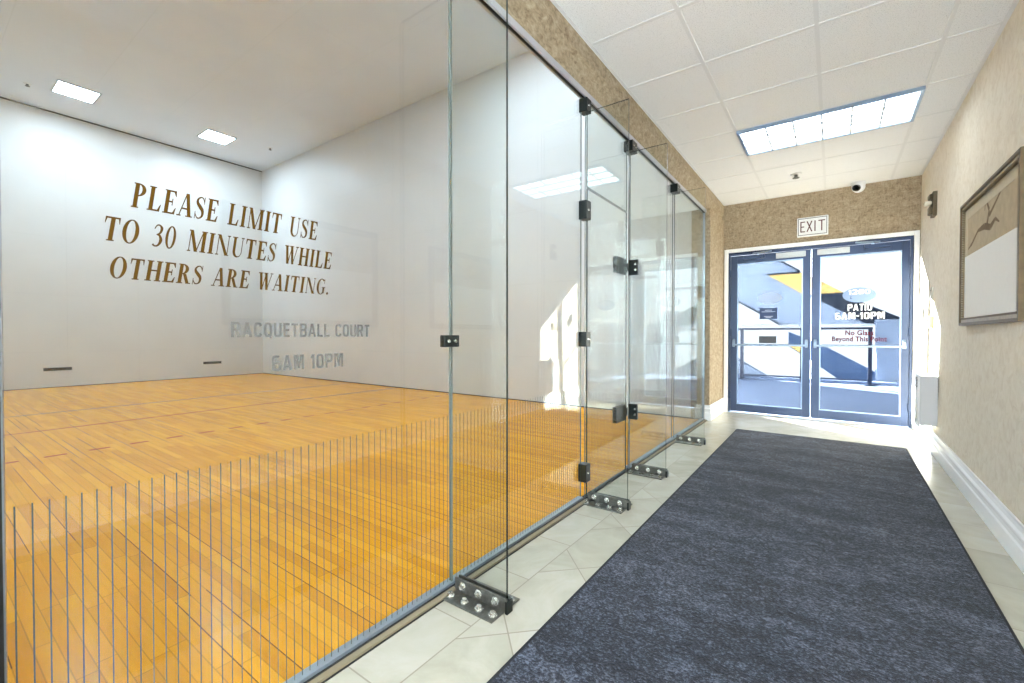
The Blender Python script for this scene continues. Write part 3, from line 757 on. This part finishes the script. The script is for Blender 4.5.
# framed pictures on the right wall
def picture(y0, y1, z0, z1, label):
    xw = wall_x((y0+y1)/2, (z0+z1)/2); xf = 0.768
    t = thing('framed_picture', (xw, (y0+y1)/2, z0), label, 'picture', 'framed pictures on the beige wall')
    def border(e0, e1, xa, xb):
        b = MB()
        b.prism([(y0+e0, z0+e0), (y1-e0, z0+e0), (y1-e1, z0+e1), (y0+e1, z0+e1)], 'x', xa, xb).prism([(y0+e0, z1-e0), (y1-e0, z1-e0), (y1-e1, z1-e1), (y0+e1, z1-e1)], 'x', xa, xb)
        b.prism([(y0+e0, z0+e0), (y0+e1, z0+e1), (y0+e1, z1-e1), (y0+e0, z1-e0)], 'x', xa, xb).prism([(y1-e0, z0+e0), (y1-e1, z0+e1), (y1-e1, z1-e1), (y1-e0, z1-e0)], 'x', xa, xb)
        return b
    border(0.0, 0.020, xf, xw+0.03).build('outer_moulding', M['frame'], t, bevel=0.003)
    border(0.020, 0.045, xf+0.010, xw+0.03).build('inner_moulding', M['lip'], t)
    b = MB(); n = 60
    for k in range(n):     # beaded edge
        for yy_, zz_ in ((y0+0.047, z0+0.05+(z1-z0-0.1)*k/n), (y1-0.047, z0+0.05+(z1-z0-0.1)*k/n)):
            b.box(xf+0.004, xf+0.02, yy_-0.006, yy_+0.006, zz_, zz_+(z1-z0-0.1)/n*0.55)
    for k in range(84):
        for zz_ in (z0+0.047, z1-0.047):
            ya = y0+0.05+(y1-y0-0.1)*k/84
            b.box(xf+0.004, xf+0.02, ya, ya+(y1-y0-0.1)/84*0.55, zz_-0.006, zz_+0.006)
    b.build('beaded_edge', M['frame'], t)
    border(0.053, 0.12, xf+0.022, xf+0.026).build('mat_board', M['mat'], t)
    zm = z0+(z1-z0)*0.565
    MB().box(xf+0.024, xf+0.03, y0+0.11, y1-0.11, z0+0.11, z1-0.11).build('print', M['print_'], t)
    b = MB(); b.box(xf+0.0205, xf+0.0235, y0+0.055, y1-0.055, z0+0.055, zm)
    lo = b.build('glare_sheet', M['glare_white'], t)  # glare of the bright court on the picture, painted as a white area
    b = MB(); X = xf+0.0232
    def brush(pts, wd):
        for (a, wa), (c, wc) in zip(zip(pts, wd), list(zip(pts, wd))[1:]):
            d = Vector((c[0]-a[0], c[1]-a[1])).normalized(); n_ = Vector((-d.y, d.x))
            b.poly([(X, a[0]+n_.x*wa, a[1]+n_.y*wa), (X, c[0]+n_.x*wc, c[1]+n_.y*wc), (X, c[0]-n_.x*wc, c[1]-n_.y*wc), (X, a[0]-n_.x*wa, a[1]-n_.y*wa)])
    L = y1-y0
    f = lambda u, v: (y1-u*L, zm+v*(z1-zm))
    brush([f(.10, .12), f(.18, .18), f(.30, .34), f(.42, .34), f(.52, .26), f(.60, .34), f(.66, .25)], [.004, .012, .010, .022, .020, .012, .005])
    brush([f(.46, .32), f(.50, .55), f(.44, .78), f(.42, .60)], [.020, .014, .012, .004])
    brush([f(.50, .46), f(.62, .62), f(.74, .80), f(.80, 0.98-0.17)], [.014, .010, .008, .003])
    b.build('drawing', M['ink'], t)
    return t
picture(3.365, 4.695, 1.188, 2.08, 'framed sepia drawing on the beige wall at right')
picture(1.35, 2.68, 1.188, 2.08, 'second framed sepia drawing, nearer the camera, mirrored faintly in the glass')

# alarm, plates and box on the right wall near the doors
xw = wall_x(6.2, 2.45)
t = thing('wall_fixture', (xw, 6.15, 2.31), 'small bronze wall fixture with pale lens, high beside the patio doors', 'wall fixture')
MB().box(xw-0.030, xw+0.02, 6.05, 6.20, 2.31, 2.55).build('back_plate', M['brown'], t, bevel=0.003)
MB().box(xw-0.055, xw-0.028, 6.07, 6.18, 2.33, 2.41).build('horn', M['brown'], t, bevel=0.008)
MB().box(xw-0.055, xw-0.028, 6.07, 6.18, 2.485, 2.53).build('cap', M['brown'], t, bevel=0.008)
MB().box(xw-0.088, xw-0.028, 6.09, 6.16, 2.428, 2.468).build('strobe', M['clear'], t, bevel=0.015)
xw = wall_x(6.17, 1.25)
t = thing('switch_plate', (xw, 6.17, 1.19), 'tan switch box on the beige wall beside the patio doors', 'switch')
MB().box(xw-0.028, xw+0.02, 6.08, 6.22, 1.19, 1.31).build('plate', M['tan'], t, bevel=0.003)
MB().box(xw-0.040, xw-0.027, 6.13, 6.17, 1.22, 1.28).build('toggle', M['ivory'], t, bevel=0.003)
xw = wall_x(6.17, 1.5)
t = thing('wall_plate', (xw, 6.2, 1.47), 'slim ivory plate on the beige wall above the tan switch', 'wall plate')
MB().box(xw-0.008, xw+0.02, 6.13, 6.22, 1.47, 1.60).build('plate', M['ivory'], t, bevel=0.002)
for z in (1.50, 1.57): MB().cyl((xw-0.008, 6.175, z), (xw-0.011, 6.175, z), 0.006).build('screw', M['bolt'], t)
t = thing('wall_box', (0.79, 5.86, 0.24), 'white box mounted low on the beige wall beside the patio doors', 'wall box')
MB().box(0.672, 0.80, 5.672, 6.04, 0.262, 0.728).build('housing', M['grille'], t, bevel=0.008)
MB().box(0.658, 0.672, 5.66, 6.05, 0.24, 0.742).build('front_cover', M['white_plastic'], t, bevel=0.004)
m = MB()
for k in range(7): m.box(0.655, 0.659, 5.70, 6.01, 0.62+k*0.014, 0.626+k*0.014)
m.build('grille', M['ash'], t)
MB().cyl((0.658, 5.73, 0.30), (0.648, 5.73, 0.30), 0.014).build('knob', M['plate'], t)

# rug
m = MB(); m.prism([(-0.868, -1.2), (0.512, -1.2), (0.585, 5.735), (-0.905, 5.765)], 'z', 0.0005, 0.011)
rug = tag(m.build('rug', M['rug'], bevel=0.004), 'long charcoal runner rug on the pale tile floor', 'rug')
m = MB()
for a, b in (((-0.868, -1.2), (-0.905, 5.765)), ((0.512, -1.2), (0.585, 5.735))):
    m.prism([(a[0]-0.005, a[1]), (a[0]+0.005, a[1]), (b[0]+0.005, b[1]), (b[0]-0.005, b[1])], 'z', 0.0005, 0.0125)
m.prism([(-0.905, 5.757), (0.585, 5.727), (0.585, 5.743), (-0.905, 5.773)], 'z', 0.0005, 0.0125)
m.build('binding', M['binding'], rug, label='thin dark bound edge')

# ------------------------------------------------------------------ patio doors
YD0, YD1 = YE+0.025, YE+0.070        # leaf thickness
m = MB()                             # frame around both leaves
m.box(DL, DL+0.028, YE+0.01, YE+0.10, 0, DT).box(DR-0.028, DR, YE+0.01, YE+0.10, 0, DT).box(DL+0.028, DR-0.028, YE+0.01, YE+0.10, DT-0.045, DT)
struct('trim_9', m, M['navy'], bevel=0.003)
m = MB(); m.box(DL, DR, YE+0.0, YE+0.11, -0.005, 0.008)
struct('trim_10', m, M['silver'])
Z0, Z1 = 0.014, 2.250
ond = lambda yv: (lambda a, b: (a, yv, b))
def leaf(name, x0, x1, gx0, gx1, gz0, gz1, hinge_left, label):
    t = empty(name, ((x0+x1)/2, YD0, Z0), kind='structure', label=label)
    m = MB()
    m.box(x0, gx0, YD0, YD1, Z0, Z1).box(gx1, x1, YD0, YD1, Z0, Z1).box(gx0, gx1, YD0, YD1, Z0, gz0).box(gx0, gx1, YD0, YD1, gz1, Z1)
    m.build('leaf_frame', M['navy'], t, bevel=0.002)
    b = MB(); e = 0.010
    for a, c, d, f_ in ((gx0, gx1, gz0, gz0+e), (gx0, gx1, gz1-e, gz1), (gx0, gx0+e, gz0+e, gz1-e), (gx1-e, gx1, gz0+e, gz1-e)): b.box(a, c, YD0+0.004, YD1-0.004, d, f_)
    b.build('glazing_bead', M['silver'], t)
    m = MB(); yc = (YD0+YD1)/2
    m.poly([(gx0, yc-0.003, gz0), (gx1, yc-0.003, gz0), (gx1, yc-0.003, gz1), (gx0, yc-0.003, gz1)]).poly([(gx0, yc+0.003, gz0), (gx1, yc+0.003, gz0), (gx1, yc+0.003, gz1), (gx0, yc+0.003, gz1)])
    pane = m.build('pane', M['pane'], t)
    # push bar on end brackets
    bz = 0.975
    MB().cyl((x0+0.03, YD0-0.045, bz), (x1-0.03, YD0-0.045, bz), 0.013, n=12).build('push_bar', M['silver'], t, smooth=True)
    for bx in (x0+0.045, x1-0.045):
        MB().prism([(YD0-0.06, bz-0.02), (YD0, bz-0.03), (YD0, bz+0.085), (YD0-0.03, bz+0.06)], 'x', bx-0.016, bx+0.016).build('bar_bracket', M['silver'], t, bevel=0.003)
    # pull handle on the outer face
    hx = gx0-0.02 if not hinge_left else gx1+0.02
    MB().tube([(hx, YD1, 0.99), (hx, YD1+0.06, 0.99), (hx, YD1+0.06, 1.27), (hx, YD1, 1.27)], 0.012).build('pull_handle', M['rail'], t, smooth=True)
    # closer with its folding arm
    s = 1 if hinge_left else -1; cx = x0+0.30 if hinge_left else x1-0.30
    MB().box(cx-0.13, cx+0.13, YD0-0.055, YD0, 2.185, 2.238).build('closer_body', M['navy'], t, bevel=0.006)
    MB().hexa([(cx+s*0.05-0.014, YD0-0.06, 2.232), (cx+s*0.05+0.014, YD0-0.06, 2.232), (cx+s*0.05+0.014, YD0-0.03, 2.232), (cx+s*0.05-0.014, YD0-0.03, 2.232), (cx+s*0.05-0.014, YD0-0.06, 2.25), (cx+s*0.05+0.014, YD0-0.06, 2.25), (cx+s*0.05+0.014, YD0-0.03, 2.25), (cx+s*0.05-0.014, YD0-0.03, 2.25)]
             ).tube([(cx+s*0.05, YD0-0.05, 2.252), (cx+s*0.22, YD0-0.17, 2.255)], 0.011, 8).tube([(cx+s*0.22, YD0-0.17, 2.258), (cx-s*0.02, YD0-0.01, 2.268)], 0.009, 8).build('closer_arm', M['silver'], t)
    # magnet plate under the head of the frame
    mx0, mx1 = (x1-0.40, x1-0.06) if hinge_left else (x0+0.06, x0+0.40)
    MB().box(mx0, mx1, YD0-0.030, YD0, 2.165, 2.235).build('magnetic_lock', M['plate'], t, bevel=0.004)
    for hz in (0.25, 1.15, 2.0):
        hxx = x0+0.004 if hinge_left else x1-0.004
        MB().cyl((hxx, YD0-0.006, hz-0.05), (hxx, YD0-0.006, hz+0.05), 0.009).build('hinge', M['navy'], t)
    return t, pane, yc-0.0045
XM = -0.238
d1, pane1, yg1 = leaf('door_1', DL+0.030, XM-0.003, -1.122, -0.330, 0.120, 2.140, True, 'left glazed leaf of the patio doors')
d2, pane2, yg2 = leaf('door_2', XM+0.003, DR-0.030, -0.142, 0.668, 0.128, 2.140, False, 'right glazed leaf of the patio doors with white and red lettering')
def ellipse(mb, cx, cz, rx, rz, y):
    mb.poly([(cx+rx*math.cos(2*PI*k/40), y, cz+rz*math.sin(2*PI*k/40)) for k in range(40)])
# right leaf: oval crest, hours and rule
m = MB(); ellipse(m, 0.262, 1.622, 0.166, 0.093, yg2); m.build('oval_decal', M['oval'], pane2)
m = MB(); on = ond(yg2-0.0006)
block_on(m, '1280', on, 0.158, 0.372, 1.632, 1.690)
m.build('lettering', M['white_vinyl'], pane2)
m = MB(); sans_on(m, 'L', on, 0.172, 0.196, 1.574, 1.612, 0.03, 0.25); m.build('lettering', M['sticker'], pane2)
m = MB(); on = ond(yg2)
block_on(m, 'PATIO', on, 0.150, 0.392, 1.424, 1.508)
m.build('lettering', M['white_vinyl'], pane2, label='bold white capitals')
m = MB(); block_on(m, '6AM-10PM', on, 0.022, 0.515, 1.318, 1.402)
m.build('lettering', M['white_vinyl'], pane2, label='bold white opening hours')
for txt, a0, a1, b0, b1 in (('No Glass', 0.128, 0.410, 1.112, 1.178), ('Beyond This Point', -0.010, 0.537, 1.016, 1.098)):
    m = MB(); sans_on(m, txt, on, a0, a1, b0, b1, 0.028)
    m.build('lettering', M['red'], pane2, label='dark red lettering')
# left leaf: faint oval, notices and rule
m = MB(); ellipse(m, -0.715, 1.632, 0.150, 0.082, yg1); m.build('oval_decal', M['haze'], pane1)
MB().box(-0.838, -0.624, yg1-0.001, yg1, 1.338, 1.492).build('notice', M['sticker'], pane1, label='navy notice sticker')
m = MB()
for z, a, b in ((1.462, -0.775, -0.687), (1.440, -0.815, -0.647), (1.375, -0.785, -0.677), (1.360, -0.765, -0.697)): m.box(a, b, yg1-0.0016, yg1-0.001, z-0.004, z+0.004)
m.build('notice_print', M['pale_vinyl'], pane1)
MB().box(-0.845, -0.633, yg1-0.001, yg1, 1.002, 1.100).build('notice', M['ash'], pane1, label='dark grey notice sticker')
m = MB(); sans_on(m, 'NO GLASS BEYOND THIS POINT', ond(yg1), -1.052, -0.372, 1.232, 1.268, 0.0); m.build('lettering', M['grey_vinyl'], pane1, label='faint grey capitals')

# ------------------------------------------------------------------ patio and the stairs beyond
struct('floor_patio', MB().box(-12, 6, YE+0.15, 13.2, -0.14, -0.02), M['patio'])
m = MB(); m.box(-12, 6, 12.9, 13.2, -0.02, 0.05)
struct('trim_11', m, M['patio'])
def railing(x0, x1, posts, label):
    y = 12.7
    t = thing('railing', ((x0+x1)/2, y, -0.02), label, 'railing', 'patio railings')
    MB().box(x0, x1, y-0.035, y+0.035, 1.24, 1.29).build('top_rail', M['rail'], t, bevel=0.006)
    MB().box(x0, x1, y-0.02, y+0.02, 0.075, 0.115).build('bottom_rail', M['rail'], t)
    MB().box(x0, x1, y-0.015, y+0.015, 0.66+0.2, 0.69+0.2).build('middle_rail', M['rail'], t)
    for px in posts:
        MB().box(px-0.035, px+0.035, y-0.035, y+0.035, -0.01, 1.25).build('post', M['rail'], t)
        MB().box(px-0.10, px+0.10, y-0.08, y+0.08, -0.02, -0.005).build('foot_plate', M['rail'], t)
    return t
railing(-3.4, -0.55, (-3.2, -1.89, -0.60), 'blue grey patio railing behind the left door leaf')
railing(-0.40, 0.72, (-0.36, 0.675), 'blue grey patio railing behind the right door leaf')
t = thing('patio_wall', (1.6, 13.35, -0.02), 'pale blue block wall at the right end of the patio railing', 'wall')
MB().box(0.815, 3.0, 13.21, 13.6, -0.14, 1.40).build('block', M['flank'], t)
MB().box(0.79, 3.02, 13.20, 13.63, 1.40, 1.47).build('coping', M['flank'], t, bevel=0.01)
t = thing('exterior_staircase', (0, 14.2, 0), 'outdoor staircase with shade-tinted blue flanks, yellow and dark flights beyond the patio', 'staircase')
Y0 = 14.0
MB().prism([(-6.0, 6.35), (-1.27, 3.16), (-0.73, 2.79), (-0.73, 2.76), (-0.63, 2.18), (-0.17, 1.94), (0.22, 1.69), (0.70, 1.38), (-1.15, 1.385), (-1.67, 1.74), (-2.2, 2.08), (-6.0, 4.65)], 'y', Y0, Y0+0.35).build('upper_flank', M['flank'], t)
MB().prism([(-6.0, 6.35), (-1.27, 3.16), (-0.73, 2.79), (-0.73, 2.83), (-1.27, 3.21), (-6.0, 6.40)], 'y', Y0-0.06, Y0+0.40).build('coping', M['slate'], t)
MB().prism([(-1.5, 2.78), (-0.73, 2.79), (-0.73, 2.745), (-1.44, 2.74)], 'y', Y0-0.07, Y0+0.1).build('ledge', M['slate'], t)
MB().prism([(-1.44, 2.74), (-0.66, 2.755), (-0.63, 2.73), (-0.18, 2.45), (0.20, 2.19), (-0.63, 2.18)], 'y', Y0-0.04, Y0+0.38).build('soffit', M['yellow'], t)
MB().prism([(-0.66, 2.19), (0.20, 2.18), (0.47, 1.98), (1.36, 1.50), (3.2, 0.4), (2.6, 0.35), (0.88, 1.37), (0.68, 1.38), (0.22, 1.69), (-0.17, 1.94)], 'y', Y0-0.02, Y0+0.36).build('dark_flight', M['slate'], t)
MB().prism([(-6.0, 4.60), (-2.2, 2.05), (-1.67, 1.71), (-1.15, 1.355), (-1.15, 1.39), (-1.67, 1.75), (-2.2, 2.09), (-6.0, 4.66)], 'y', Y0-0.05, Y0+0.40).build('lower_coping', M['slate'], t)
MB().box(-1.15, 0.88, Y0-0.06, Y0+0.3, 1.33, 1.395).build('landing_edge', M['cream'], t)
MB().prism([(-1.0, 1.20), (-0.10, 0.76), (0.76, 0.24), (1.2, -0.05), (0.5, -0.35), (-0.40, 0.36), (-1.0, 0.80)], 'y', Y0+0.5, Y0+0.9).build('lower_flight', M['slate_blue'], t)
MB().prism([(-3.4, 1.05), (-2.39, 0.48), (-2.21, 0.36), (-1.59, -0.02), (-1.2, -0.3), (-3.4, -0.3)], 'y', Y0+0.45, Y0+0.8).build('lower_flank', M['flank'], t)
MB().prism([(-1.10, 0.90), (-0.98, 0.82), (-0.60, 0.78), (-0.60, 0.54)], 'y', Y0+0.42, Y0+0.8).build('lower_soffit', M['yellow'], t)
struct('added_shade_wall', MB().box(-9.5, -3.4, 14.0, 14.4, -0.14, 4.6), M['flank'])  # unseen wall added to keep the sun off the patio floor
